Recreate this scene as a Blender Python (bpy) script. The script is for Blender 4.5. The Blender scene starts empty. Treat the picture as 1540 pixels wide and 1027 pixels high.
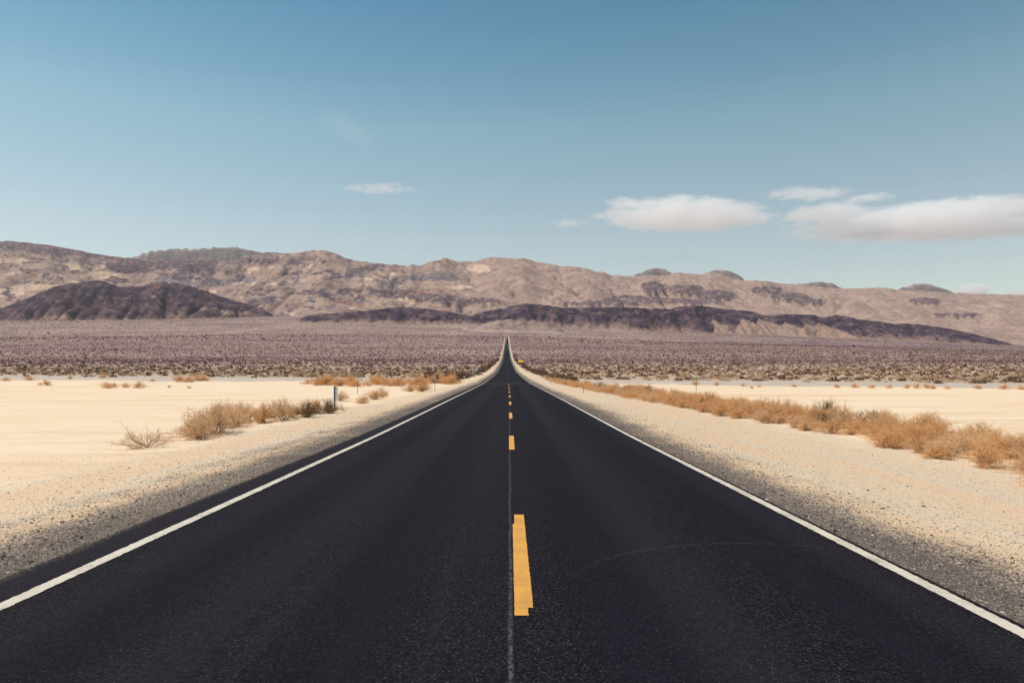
import bpy, math, random
import numpy as np
R = math.radians
rng = np.random.default_rng(11)
random.seed(11)
sc = bpy.context.scene
COL = sc.collection

# ------------------------------------------------------------------ camera
F, HX, HY, EYE = 1027.0, 767.0, 565.0, 1.745      # focal in px of the 1540 frame, horizon point, eye height
cam_d = bpy.data.cameras.new("camera")
cam = bpy.data.objects.new("camera", cam_d); COL.objects.link(cam)
cam.location = (0, 0, EYE); cam.rotation_euler = (R(90), 0, 0)
cam_d.sensor_width = 36; cam_d.lens = 36 * F / 1540
cam_d.shift_x = (770 - HX) / 1540; cam_d.shift_y = (HY - 513.5) / 1540
cam_d.clip_start = 0.1; cam_d.clip_end = 120000
sc.camera = cam

# ------------------------------------------------------------------ light
SUN_EL, SUN_AZ = 60, -84          # azimuth from +Y towards +X
sc.view_settings.view_transform = 'Standard'; sc.view_settings.look = 'None'
sc.view_settings.exposure = 0.0; sc.view_settings.gamma = 1.0
w = bpy.data.worlds.new("World"); sc.world = w; w.use_nodes = True
wn = w.node_tree; bg = wn.nodes["Background"]
sky = wn.nodes.new("ShaderNodeTexSky"); sky.sky_type = 'NISHITA'; sky.sun_disc = False
sky.sun_elevation = R(SUN_EL); sky.sun_rotation = R(SUN_AZ)
sky.altitude = 300; sky.air_density = 1.0; sky.dust_density = 0.1; sky.ozone_density = 2.5
# the photograph's teal grade of the clear sky: tint of the sky by height above the horizon
SKY_TINT = [(.05, (1.5, 1.30, .98)), (.121, (1.66, 1.38, 1.02)), (.196, (1.80, 1.48, 1.08)), (.335, (1.46, 1.56, 1.14)), (.395, (1.06, 1.38, 1.09)), (.473, (.72, 1.19, 1.04)), (.8, (.6, 1.0, 1.0))]
SKY_TINT = [(p_, tuple(v_ / 1.8 for v_ in c_)) for p_, c_ in SKY_TINT]
tc = wn.nodes.new("ShaderNodeTexCoord"); sx_ = wn.nodes.new("ShaderNodeSeparateXYZ"); wn.links.new(tc.outputs["Generated"], sx_.inputs[0])
rp = wn.nodes.new("ShaderNodeValToRGB"); wn.links.new(sx_.outputs[2], rp.inputs[0])
while len(rp.color_ramp.elements) < len(SKY_TINT): rp.color_ramp.elements.new(.5)
for el_, (p_, c_) in zip(rp.color_ramp.elements, SKY_TINT): el_.position = p_; el_.color = c_ + (1,)
cb = wn.nodes.new("ShaderNodeMix"); cb.data_type = 'RGBA'; cb.blend_type = 'MULTIPLY'; cb.inputs[0].default_value = 1
wn.links.new(sky.outputs[0], cb.inputs[6]); wn.links.new(rp.outputs[0], cb.inputs[7])
vs_ = wn.nodes.new("ShaderNodeVectorMath"); vs_.operation = 'SCALE'; vs_.inputs[3].default_value = 1.8
wn.links.new(cb.outputs[2], vs_.inputs[0]); wn.links.new(vs_.outputs[0], bg.inputs[0]); bg.inputs[1].default_value = 0.10
sd = bpy.data.lights.new("sun", 'SUN'); sd.energy = 4.45; sd.angle = R(0.53); sd.color = (1.0, 0.91, 0.79)
sun = bpy.data.objects.new("sun", sd); COL.objects.link(sun)
sun.rotation_euler = (R(90 - SUN_EL), 0, R(180 - SUN_AZ))
sun.location = (0, 0, 50)
sc.cycles.use_denoising = True
sc.cycles.max_bounces = 40; sc.cycles.diffuse_bounces = 3; sc.cycles.volume_bounces = 40

# ------------------------------------------------------------------ helpers
def tag(o, label=None, cat=None, group=None, kind=None):
    for k, v in (("label", label), ("category", cat), ("group", group), ("kind", kind)):
        if v: o[k] = v
    return o

def link(name, me, parent=None, loc=(0, 0, 0), rz=0.0, s=None):
    o = bpy.data.objects.new(name, me); COL.objects.link(o)
    o.location = loc; o.rotation_euler = (0, 0, rz)
    if s is not None: o.scale = (s, s, s) if np.isscalar(s) else s
    if parent: o.parent = parent
    return o

def mesh(name, V, faces, mat=None, smooth=False, attrs=None):
    """faces: int array (n,k) or list of such arrays"""
    V = np.asarray(V, np.float32)
    fl = faces if isinstance(faces, list) else [faces]
    fl = [np.asarray(f, np.int32) for f in fl if len(f)]
    tot = np.concatenate([np.full(len(f), f.shape[1], np.int32) for f in fl])
    idx = np.concatenate([f.ravel() for f in fl])
    me = bpy.data.meshes.new(name)
    me.vertices.add(len(V)); me.vertices.foreach_set("co", V.ravel())
    me.loops.add(len(idx)); me.loops.foreach_set("vertex_index", idx)
    me.polygons.add(len(tot))
    me.polygons.foreach_set("loop_start", np.concatenate([[0], np.cumsum(tot)[:-1]]).astype(np.int32))
    me.polygons.foreach_set("loop_total", tot)
    me.polygons.foreach_set("use_smooth", np.full(len(tot), smooth, bool))
    for k, a in (attrs or {}).items():
        a = np.asarray(a, np.float32)
        if a.ndim == 1:
            me.attributes.new(k, 'FLOAT', 'POINT').data.foreach_set("value", a)
        else:
            if a.shape[1] == 3: a = np.concatenate([a, np.ones((len(a), 1), np.float32)], 1)
            me.attributes.new(k, 'FLOAT_COLOR', 'POINT').data.foreach_set("color", a.ravel())
    me.update(calc_edges=True); me.validate()
    if mat: me.materials.append(mat)
    return me

def grid_faces(nr, nc, keep=None):
    i = np.arange(nr - 1)[:, None] * nc + np.arange(nc - 1)[None, :]
    f = np.stack([i, i + 1, i + nc + 1, i + nc], -1)
    if keep is not None: return f[keep]
    return f.reshape(-1, 4)

class NT:
    """small node-graph writer"""
    def __init__(s, name, rough=0.9, spec=0.2):
        s.m = bpy.data.materials.new(name); s.m.use_nodes = True
        s.t = s.m.node_tree; s.n = s.t.nodes
        s.b = s.n["Principled BSDF"]; s.b.inputs["Roughness"].default_value = rough
        s.b.inputs["Specular IOR Level"].default_value = spec
    def set(s, sock, v):
        if v is None: return
        if hasattr(v, "is_output"): s.t.links.new(v, sock)
        elif isinstance(v, (tuple, list)) and sock.type == 'RGBA': sock.default_value = tuple(v)[:3] + (1,)
        else: sock.default_value = v
    def math(s, op, a, b=None, c=None):
        n = s.n.new("ShaderNodeMath"); n.operation = op
        for i, v in enumerate((a, b, c)): s.set(n.inputs[i], v)
        return n.outputs[0]
    def attr(s, k, col=False):
        n = s.n.new("ShaderNodeAttribute"); n.attribute_name = k
        return n.outputs["Color" if col else "Fac"]
    def geo(s): return s.n.new("ShaderNodeNewGeometry").outputs["Position"]
    def obj(s): return s.n.new("ShaderNodeTexCoord").outputs["Object"]
    def sep(s, v):
        n = s.n.new("ShaderNodeSeparateXYZ"); s.set(n.inputs[0], v); return n.outputs
    def vmul(s, v, k):
        n = s.n.new("ShaderNodeVectorMath"); n.operation = 'MULTIPLY'; s.set(n.inputs[0], v); n.inputs[1].default_value = k
        return n.outputs[0]
    def noise(s, v, scale, det=3, rough=.55, dist=0.0):
        n = s.n.new("ShaderNodeTexNoise"); s.set(n.inputs["Vector"], v); n.inputs["Scale"].default_value = scale
        n.inputs["Detail"].default_value = det; n.inputs["Roughness"].default_value = rough; n.inputs["Distortion"].default_value = dist
        return n.outputs[0]
    def voro(s, v, scale, rnd=1.0):
        n = s.n.new("ShaderNodeTexVoronoi"); s.set(n.inputs["Vector"], v); n.inputs["Scale"].default_value = scale
        n.inputs["Randomness"].default_value = rnd
        return n.outputs["Distance"], n.outputs["Color"]
    def ss(s, x, a, b, lo=0.0, hi=1.0):
        n = s.n.new("ShaderNodeMapRange"); n.interpolation_type = 'SMOOTHSTEP'
        for i, v in enumerate((x, a, b, lo, hi)): s.set(n.inputs[i], v)
        return n.outputs[0]
    def mix(s, f, a, b, mode='MIX'):
        n = s.n.new("ShaderNodeMix"); n.data_type = 'RGBA'; n.blend_type = mode; n.clamp_factor = True
        s.set(n.inputs[0], f); s.set(n.inputs[6], a); s.set(n.inputs[7], b)
        return n.outputs[2]
    def ramp(s, f, stops):
        n = s.n.new("ShaderNodeValToRGB"); e = n.color_ramp.elements
        while len(e) < len(stops): e.new(0.5)
        for el, (p, c) in zip(e, stops): el.position = p; el.color = tuple(c) + (1,)
        s.set(n.inputs[0], f); return n.outputs[0]
    def bump(s, h, dist, strength=1.0):
        n = s.n.new("ShaderNodeBump"); n.inputs["Strength"].default_value = strength; n.inputs["Distance"].default_value = dist
        s.set(n.inputs["Height"], h); s.t.links.new(n.outputs[0], s.b.inputs["Normal"])
    def out(s, col): s.set(s.b.inputs["Base Color"], col); return s.m

def plain(name, col, rough=.6, spec=.3, metal=0.0, var=.12, scale=8.0):
    t = NT(name, rough, spec); t.b.inputs["Metallic"].default_value = metal
    n = t.noise(t.obj(), scale, 4)
    return t.out(t.mix(t.ss(n, .3, .7), tuple(c * (1 - var) for c in col), tuple(min(1, c * (1 + var)) for c in col)))

# ------------------------------------------------------------------ numpy noise
_perm = rng.permutation(512).astype(np.int64); _perm = np.concatenate([_perm, _perm])
_ga = rng.uniform(0, 2 * np.pi, 512)
def perlin(x, y, seed=0):
    x = np.asarray(x, float); y = np.asarray(y, float)
    xi = np.floor(x).astype(np.int64); yi = np.floor(y).astype(np.int64)
    xf = x - xi; yf = y - yi
    u = xf * xf * xf * (xf * (xf * 6 - 15) + 10); v = yf * yf * yf * (yf * (yf * 6 - 15) + 10)
    def g(ix, iy, dx, dy):
        h = _perm[(_perm[(ix + seed * 57) & 511] + iy) & 511]
        return np.cos(_ga[h]) * dx + np.sin(_ga[h]) * dy
    a = g(xi, yi, xf, yf); b = g(xi + 1, yi, xf - 1, yf)
    c = g(xi, yi + 1, xf, yf - 1); d = g(xi + 1, yi + 1, xf - 1, yf - 1)
    return (a + u * (b - a)) * (1 - v) + (c + u * (d - c)) * v
def fbm(x, y, oct=4, seed=0, gain=.5):
    s = 0; a = 1; t = 0
    for i in range(oct):
        s = s + a * perlin(x * 2 ** i, y * 2 ** i, seed + i); t += a; a *= gain
    return s / t
def ridged(x, y, oct=4, seed=0, gain=.5):
    s = 0; a = 1; t = 0; wgt = 1.0
    for i in range(oct):
        n = 1 - np.abs(perlin(x * 2 ** i, y * 2 ** i, seed + i)) * 1.6
        n = np.clip(n, 0, 1) ** 2 * wgt; s = s + a * n; t += a; a *= gain; wgt = np.clip(n * 1.6, 0, 1)
    return s / t
def sstep(x, a, b):
    t = np.clip((np.asarray(x, float) - a) / (b - a), 0, 1); return t * t * (3 - 2 * t)

# ------------------------------------------------------------------ terrain functions
_py = np.array([-40, 0, 20, 30, 44.6, 73, 103, 161, 275, 405, 650, 886, 1270, 1718, 2300, 2480, 2560, 2750, 3100, 3600, 4200, 5200.])
_pz = np.array([-1.745, -1.745, -1.73, -1.66, -1.55, -1.386, -1.2, -.425, 1.71, 6.1, 15.6, 29, 53, 87, 130.5, 143, 144.5, 149, 196, 272, 340, 425]) + EYE
_t = np.linspace(math.log(40 - 20), math.log(5200 + 60), 6000)
_Yd = np.exp(_t) - 60
_zd = np.interp(_Yd, _py, _pz)
_k = np.exp(-np.linspace(-2.2, 2.2, 121) ** 2); _k /= _k.sum()
_zd = np.convolve(np.pad(_zd, 60, mode='edge'), _k, 'valid')
def P(Y): return np.interp(Y, _Yd, _zd)                          # road profile
def cx(Y): return -0.16 - .0047 * 25 * np.logaddexp(0, (np.asarray(Y, float) - 45) / 25)   # road centre
EL, ER = -4.22, 3.80                                             # pavement edges from the road centre
_fu = (np.array([-400, 0, 200, 420, 560, 700, 765, 830, 900, 1000, 1150, 1300, 1540, 2000]) - HX) / F
_fk = (HY - np.array([484, 483, 481, 477, 477, 480, 482, 485, 489, 495, 501, 508, 520, 528])) / 83.0
def ground_base(x, Y):
    x = np.asarray(x, float); Y = np.asarray(Y, float)
    p = P(Y); u = x / np.maximum(Y, 5)
    k = 1 + (np.interp(u, _fu, _fk) - 1) * sstep(np.log(np.maximum(Y, 1)), math.log(400), math.log(4200))
    far = np.where(p > EYE, (p - EYE) * k + EYE, p)
    return far
def ground_z(x, Y):
    x = np.asarray(x, float); Y = np.asarray(Y, float)
    rx = x - cx(Y); d = np.maximum(EL - rx, rx - ER)
    near = 1 - sstep(Y, 120, 320)
    z = ground_base(x, Y) - .05 - .30 * sstep(d, 0.1, 6.5) * near - .10 * sstep(d, 0, 3) * (1 - near)
    off = sstep(d, .3, 4)
    z = z + off * (.035 * fbm(x * .5, Y * .5, 4, 3) + .16 * fbm(x * .07, Y * .05, 3, 7) * sstep(d, 3, 12))
    # low wind-blown banks under the left brush
    for bx, by, sx, sy, h in BANKS:
        z = z + h * np.exp(-((x - bx) / sx) ** 2 - ((Y - by) / sy) ** 2) * (1 + .5 * fbm(x * 1.3, Y * 1.3, 3, 21))
    big = sstep(Y, 500, 1500) * sstep(np.abs(rx), 15, 120)
    z = z + big * (4 * fbm(x / 260, Y / 420, 4, 31) + 1.2 * fbm(x / 40, Y / 60, 3, 35))
    return z
BANKS = [(-12.2, 22.6, 1.4, .9, .13), (-10.3, 23.5, 1.5, 1.3, .16), (-9.6, 30, 1.6, 2.6, .14), (-9.3, 38, 1.6, 3, .1), (-16.5, 25, 2.0, 1.2, .12)]
def at(px, py, lo=3.0, hi=4500.0):
    """ground point seen at pixel (px,py) of the 1540x1027 photograph"""
    Ys = np.exp(np.linspace(math.log(lo), math.log(hi), 4000))
    xs = (px - HX) / F * Ys
    yi = HY - F * (ground_z(xs, Ys) - EYE) / Ys
    i = int(np.argmax(yi <= py)) if (yi <= py).any() else 3999
    return float(xs[i]), float(Ys[i]), float(ground_z(xs[i:i + 1], Ys[i:i + 1])[0])

# ------------------------------------------------------------------ ground
YR = np.concatenate([np.linspace(-20, 2.6, 40), np.exp(np.linspace(math.log(2.8), math.log(5200), 1250)), [7000, 14000, 45000]])
UC = np.concatenate([[-3, -2.0, -1.5], np.linspace(-1.15, -.35, 170)[:-1], np.linspace(-.35, .35, 190), np.linspace(.35, 1.15, 170)[1:], [1.5, 2.0, 3]])
YY, UU = np.meshgrid(YR, UC, indexing='ij')
XX = UU * (YY + 25)
ZZ = ground_z(XX, np.minimum(YY, 5190)); ZZ[YY > 6000] = 300
gt = NT("desert_ground", .95, .1)
pos = gt.geo(); px_, py_, pz_ = gt.sep(pos)
rx = gt.attr("rx"); d = gt.attr("edge")
n_mid = gt.noise(pos, .55, 5, .6); n_fine = gt.noise(pos, 5, 5, .65); n_big = gt.noise(pos, .06, 4, .55)
streak = gt.noise(gt.vmul(pos, (.25, 2.2, 1)), .22, 4, .55, .4)
lanes = gt.noise(gt.vmul(pos, (1.0, .035, 1)), 1.1, 4, .6)
# sand
sand = gt.ramp(streak, [(.28, (.65, .465, .295)), (.45, (.755, .588, .415)), (.6, (.785, .628, .455)), (.72, (.71, .50, .30))])
wide_ = gt.noise(gt.vmul(pos, (.018, .13, 1)), 1.0, 4, .55, .5)
sand = gt.mix(gt.ss(wide_, .5, .66, 0, .75), sand, (.72, .50, .30))
sand = gt.mix(gt.ss(n_fine, .52, .72, 0, .25), sand, (.5, .4, .3))
# gravel verge: stones picked light or dark by how near the asphalt they lie
vd, vc = gt.voro(pos, 55); vs = gt.sep(vc)
vd2, vc2 = gt.voro(pos, 120); vs2 = gt.sep(vc2)
right = gt.math('GREATER_THAN', rx, 0.0)
reach = gt.math('ADD', 1.75, gt.math('MULTIPLY', right, -.35))
dn = gt.math('ADD', gt.math('DIVIDE', d, reach), gt.math('MULTIPLY', gt.math('SUBTRACT', n_mid, .5), 1.3))
dn = gt.math('ADD', dn, gt.math('MULTIPLY', gt.math('SUBTRACT', lanes, .5), 1.1))
darkness = gt.ss(dn, -.15, 1.25, .86, .035)
stone = gt.math('LESS_THAN', vs[0], darkness)
stone2 = gt.math('LESS_THAN', vs2[1], gt.math('MULTIPLY', darkness, .9))
pale = gt.mix(vs[1], (.55, .425, .30), (.76, .61, .455))
pale = gt.mix(gt.ss(lanes, .46, .57, 0, .9), pale, (.70, .50, .325))
pale = gt.mix(gt.ss(n_fine, .5, .75, 0, .55), pale, (.47, .36, .26))
dark = gt.mix(vs[2], (.045, .037, .037), (.19, .15, .125))
dark2 = gt.mix(vs2[2], (.028, .025, .028), (.22, .18, .15))
pale = gt.mix(gt.math('MULTIPLY', darkness, .6), pale, (.21, .165, .135))
gravel = gt.mix(stone, pale, dark); gravel = gt.mix(gt.math('MULTIPLY', stone2, .75), gravel, dark2)
gw = gt.math('ADD', d, gt.math('MULTIPLY', gt.math('SUBTRACT', n_mid, .5), 4.0))
g_in = gt.mix(right, (4.6, 4.6, 4.6), (7.0, 7, 7))
sandy = gt.ss(gt.math('SUBTRACT', gw, gt.math('ADD', 3.4, gt.math('MULTIPLY', right, 2.6))), 0, 2.6)
near = gt.mix(sandy, gravel, sand)
# grey wash behind the playa, then the shrub slope
yedge = gt.attr("yedge")                     # distance beyond the playa's far shore, as a fraction of its distance
ye = gt.math('ADD', yedge, gt.math('MULTIPLY', gt.math('ADD', gt.math('SUBTRACT', n_big, .5), gt.math('MULTIPLY', gt.math('SUBTRACT', n_mid, .5), .25)), .5))
wash = gt.mix(gt.ss(n_mid, .35, .65), (.42, .35, .30), (.54, .445, .36))
col = gt.mix(gt.math('MULTIPLY', gt.ss(ye, -.03, .06), gt.ss(gt.attr("vergef"), 4, 9)), near, wash)
speck = gt.noise(pos, .35, 3, .7); speck2 = gt.noise(pos, .12, 4, .75)
band = gt.noise(gt.vmul(pos, (.0026, .0058, 0)), 1.0, 6, .65, .6)
fan_near = gt.mix(gt.ss(speck, .4, .62), (.50, .385, .27), (.36, .265, .20))
fan_far = gt.mix(gt.ss(band, .36, .62), (.375, .257, .214), (.262, .165, .164))
fan_far = gt.mix(gt.ss(speck2, .46, .62, 0, .75), fan_far, (.16, .105, .11))
fan_far = gt.mix(gt.ss(speck, .56, .7, 0, .6), fan_far, (.48, .36, .275))
fan = gt.mix(gt.ss(py_, 220, 560), fan_near, fan_far)
fan = gt.mix(gt.ss(py_, 2300, 3600, 0, .75), fan, gt.mix(gt.ss(gt.math('ADD', band, gt.math('MULTIPLY', gt.math('SUBTRACT', speck2, .5), .5)), .38, .62), gt.mix(gt.ss(gt.noise(pos, .045, 4, .7), .42, .6), (.43, .32, .245), (.27, .19, .165)), (.24, .165, .155)))
rdark = gt.math('MULTIPLY', gt.math('MULTIPLY', gt.ss(gt.math('DIVIDE', px_, gt.math('MAXIMUM', py_, 50)), .12, .55), gt.ss(py_, 1300, 2300)), gt.ss(gt.math('ADD', band, gt.math('MULTIPLY', gt.math('SUBTRACT', speck2, .5), .4)), .38, .58, .2, .85))
fan = gt.mix(rdark, fan, (.165, .108, .125))
col = gt.mix(gt.math('MULTIPLY', gt.ss(ye, .22, .5), gt.ss(gt.attr("vergef"), 4.5, 9)), col, fan)
gt.bump(gt.math('ADD', gt.math('MULTIPLY', vd, -.5), n_fine), .03, .55)
m_ground = gt.out(col)
RX = XX - cx(YY); DD = np.maximum(EL - RX, RX - ER)
YEDGE = (YY / np.maximum(118 - 40 * np.clip(XX / np.maximum(YY, 5), -1, 1), 1)) - 1
g = link("ground", mesh("ground", np.stack([XX, YY, ZZ], -1).reshape(-1, 3), grid_faces(len(YR), len(UC)), m_ground, True,
        {"rx": RX.ravel(), "edge": DD.ravel(), "yedge": YEDGE.ravel(), "vergef": (DD * (1 + 1.5 * sstep(YY, 130, 520)) + 20 * sstep(YY, 2500, 2560)).ravel()}))
tag(g, "pale sandy desert floor running up to a shrub covered slope", "ground", kind="structure")

# ------------------------------------------------------------------ road and its painted lines
rt = NT("asphalt", .8, .04)
pos = rt.geo(); x_, y_, z_ = rt.sep(pos); rx = rt.attr("rx")
ag = rt.noise(pos, 44, 3, .8); ag2 = rt.voro(pos, 140)[1]; ag2 = rt.sep(ag2)
big = rt.noise(rt.vmul(pos, (1, .12, 1)), .55, 4, .6); lane = rt.noise(rt.vmul(pos, (1, .004, 1)), 1.15, 3, .5)
col = rt.ramp(ag, [(.32, (.0022, .0018, .0034)), (.5, (.0105, .0086, .0128)), (.64, (.028, .0235, .030)), (.78, (.075, .065, .070))])
col = rt.mix(rt.math('GREATER_THAN', ag2[0], .982), col, (.10, .086, .082))
col = rt.mix(rt.ss(lane, .42, .6, 0, .4), col, (.0235, .0195, .0255))
col = rt.mix(rt.ss(big, .5, .75, 0, .35), col, (.021, .0168, .0205))
for c in (-2.65, -.95, 1.0, 2.75):                       # wheel paths, polished darker
    g_ = rt.ss(rt.math('ABSOLUTE', rt.math('SUBTRACT', rx, c)), .1, .6, .5, 0)
    col = rt.mix(g_, col, (.0080, .0070, .0128))
seam = rt.ss(rt.math('ABSOLUTE', rt.math('SUBTRACT', rx, rt.math('ADD', .16, rt.math('MULTIPLY', rt.noise(rt.vmul(pos, (0, 1, 0)), .6, 3), .05)))), .003, .024, 1, 0)
seam = rt.math('MULTIPLY', seam, rt.ss(rt.noise(pos, 40, 3, .75), .42, .62, .02, .95))
col = rt.mix(rt.math('MULTIPLY', seam, .62), col, (.17, .15, .145))
jx = rt.ss(rt.math('ABSOLUTE', rt.math('SUBTRACT', y_, 103)), .3, 1.6, .5, 0)
col = rt.mix(jx, col, (.16, .135, .115))
rr = rt.math('SQRT', rt.math('ADD', rt.math('POWER', rt.math('SUBTRACT', x_, 2.4), 2), rt.math('POWER', rt.math('SUBTRACT', y_, 4.98), 2)))
arc = rt.ss(rt.math('ABSOLUTE', rt.math('SUBTRACT', rr, 2.1)), .0, .045, 1, 0)
arc = rt.math('MULTIPLY', rt.math('MULTIPLY', arc, rt.ss(y_, 5.9, 6.6)), rt.ss(rt.noise(pos, 18, 3, .7), .38, .66, 0, .2))
col = rt.mix(arc, col, (.12, .105, .11))
# gravel dust creeping over the left edge
dust = rt.math('MULTIPLY', rt.ss(rt.math('ADD', rx, rt.math('MULTIPLY', rt.noise(pos, 1.2, 5), .3)), EL + .12, EL + .34, 1, 0), rt.ss(rt.noise(pos, 30, 3), .45, .6))
col = rt.mix(rt.math('MULTIPLY', dust, .7), col, (.2, .165, .13))
rt.bump(ag, .006, .8)
m_asphalt = rt.out(col)
RYs = YR[(YR >= -20) & (YR < 2530)]
cols = np.array([EL - .25, EL, EL + .06, -2, 0, 2, ER - .06, ER, ER + .16])
zo = np.array([-.16, -.015, 0, .008, .014, .008, 0, -.015, -.16])
wig = .05 * fbm(RYs * .5, RYs * 0, 3, 5) + .03 * fbm(RYs * 2.1, RYs * 0, 3, 6)
RXg = np.repeat(cols[None], len(RYs), 0); RXg[:, :3] += wig[:, None]; RXg[:, -3:] += .5 * np.roll(wig, 40)[:, None]
RXw = RXg + cx(RYs)[:, None]
RZ = P(RYs)[:, None] + zo[None]
road = link("road", mesh("road", np.stack([RXw, np.repeat(RYs[:, None], 9, 1), RZ], -1).reshape(-1, 3), grid_faces(len(RYs), 9), m_asphalt, True, {"rx": RXg.ravel()}))
tag(road, "straight dark asphalt two lane road running to the horizon", "road", kind="structure")

def crown(rxv): return np.interp(rxv, cols, zo)
def strip(name, x0, x1, Y0, Y1, lift, mat, jag=0.0, label=None):
    Ys = np.unique(np.concatenate([[Y0], RYs[(RYs > Y0) & (RYs < Y1)], [Y1]])) if Y1 - Y0 > 20 else np.linspace(Y0, Y1, 160)
    xs = np.linspace(x0, x1, 3)
    X = np.repeat(xs[None], len(Ys), 0)
    X[:, 0] += jag * fbm(Ys * 16, Ys * 0 + x0, 3, 2); X[:, -1] += jag * fbm(Ys * 16, Ys * 0 + x1 + 5, 3, 4)
    Z = P(Ys)[:, None] + crown(X) + lift
    o = link(name, mesh(name, np.stack([X + cx(Ys)[:, None], np.repeat(Ys[:, None], 3, 1), Z], -1).reshape(-1, 3), grid_faces(len(Ys), 3), mat, True), road)
    if label: o["label"] = label
    return o
def paint(name, c1, c2, wear):
    t = NT(name, .7, .25); p = t.geo(); n = t.noise(p, 95, 4, .8); b = t.noise(p, 3, 4, .6)
    c = t.mix(t.ss(n, .35, .65), c1, c2)
    c = t.mix(t.ss(t.math('ADD', n, t.math('MULTIPLY', b, .35)), .69, .78, 0, wear), c, (.10, .085, .07))
    t.bump(n, .004, .8); return t.out(c)
m_white = paint("white_paint", (.56, .49, .40), (.72, .65, .54), .8)
m_yellow = paint("yellow_paint", (.60, .27, .04), (.80, .42, .09), .6)
strip("edge_line", -3.65 - .065, -3.65 + .065, -15, 2480, .006, m_white, .022, "worn white edge line on the left side of the road")
strip("edge_line", 3.65 - .065, 3.65 + .055, -15, 2480, .006, m_white, .022, "worn white edge line on the right side of the road")
strip("lane_dash", .235, .355, 5.08, 8.47, .0055, m_yellow, .009)
strip("lane_dash", .215, .315, 4.92, 7.95, .0040, m_yellow, .009)
Yd = 15.9
while Yd < 92:
    strip("lane_dash", .17, .30, Yd, Yd + 3.6, .006, m_yellow, .006); Yd += 10.75

# ------------------------------------------------------------------ mountains: eroded height fields
def erode(H, dx, it, K, m=.5, smooth=.0, cap=1e9):
    nr, nc = H.shape; N = nr * nc
    offs = [(-1, -1), (-1, 0), (-1, 1), (0, -1), (0, 1), (1, -1), (1, 0), (1, 1)]
    base = np.arange(N).reshape(nr, nc)
    for _ in range(it):
        best = np.zeros_like(H); rec = base.copy()
        Hp = np.pad(H, 1, constant_values=1e9); Ip = np.pad(base, 1)
        for dy, dxx in offs:
            s = (H - Hp[1 + dy:1 + dy + nr, 1 + dxx:1 + dxx + nc]) / math.hypot(dy, dxx)
            b = s > best; best = np.where(b, s, best)
            rec = np.where(b, Ip[1 + dy:1 + dy + nr, 1 + dxx:1 + dxx + nc], rec)
        rec[0, :] = base[0, :]                             # the foot drains freely
        order = np.argsort(H, axis=None).tolist(); r = rec.ravel().tolist()
        A = [1.0] * N
        for i in reversed(order):
            j = r[i]
            if j != i: A[j] += A[i]
        Fm = (K * np.minimum(np.array(A), cap) ** m).tolist()
        h = H.ravel().tolist()
        for i in order:
            j = r[i]
            if j != i:
                f = Fm[i]; h[i] = (h[i] + f * h[j]) / (1 + f)
        H = np.array(h).reshape(nr, nc)
        if smooth:
            Q = np.pad(H, 1, mode='edge')
            H = H + smooth * (Q[:-2, 1:-1] + Q[2:, 1:-1] + Q[1:-1, :-2] + Q[1:-1, 2:] - 4 * H)
    return H, np.array(A).reshape(nr, nc)

def upsample(H, f):
    nr, nc = H.shape
    r = np.linspace(0, nr - 1, (nr - 1) * f + 1); c = np.linspace(0, nc - 1, (nc - 1) * f + 1)
    return bilin(H, r[:, None] + 0 * c[None], c[None] + 0 * r[:, None])
def bilin(H, r, c):
    nr, nc = H.shape
    r = np.clip(r, 0, nr - 1.001); c = np.clip(c, 0, nc - 1.001)
    i = r.astype(int); j = c.astype(int); a = r - i; b = c - j
    return (H[i, j] * (1 - a) * (1 - b) + H[i + 1, j] * a * (1 - b) + H[i, j + 1] * (1 - a) * b + H[i + 1, j + 1] * a * b)
def blur1(a, k):
    w_ = np.hanning(2 * k + 3)[1:-1]; w_ /= w_.sum()
    return np.convolve(np.pad(a, k, mode='edge'), w_, 'valid')
def img_y(z, Y): return HY - F * (z - EYE) / Y

SKY = np.array([(-600, 372), (-300, 358), (-100, 366), (0, 363), (15, 362.5), (45, 365), (90, 371), (135, 380), (165, 385), (195, 388.5), (205, 390), (230, 391), (270, 391), (300, 391.5), (330, 393), (350, 391), (370, 386), (388, 381.5), (400, 380), (425, 380), (440, 381), (470, 376.5), (490, 378), (505, 382), (520, 389), (525, 390), (560, 395), (590, 399), (615, 399), (620, 397.5), (635, 400), (645, 395), (670, 388), (690, 393), (715, 392.5), (735, 387.5), (770, 388.5), (790, 389), (805, 393), (830, 398), (845, 401), (857, 400), (880, 404), (900, 408), (920, 414), (940, 415), (965, 415), (985, 414.5), (1005, 413.5), (1020, 410), (1055, 413), (1070, 410), (1085, 413), (1100, 418), (1118, 421.5), (1140, 421), (1170, 426), (1200, 428), (1240, 432), (1262, 434), (1300, 433), (1320, 432), (1350, 435.5), (1385, 437), (1415, 439), (1440, 441), (1500, 443), (1530, 443), (1560, 444), (1700, 447), (2100, 452)])
def skyline(px, ragged=1.0):
    rough = np.interp(px, [0, 180, 430, 480, 640, 860, 960, 1110, 1260, 1420, 1540], [.5, .6, 1.3, 1.6, 1.5, 1.3, 1.4, 1.3, .8, .9, .6])
    return np.interp(px, SKY[:, 0], SKY[:, 1]) + ragged * rough * 3.4 * fbm(px / 13.0, px * 0 + 2.5, 4, 23, .6)
YF = 4900.0
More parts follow.
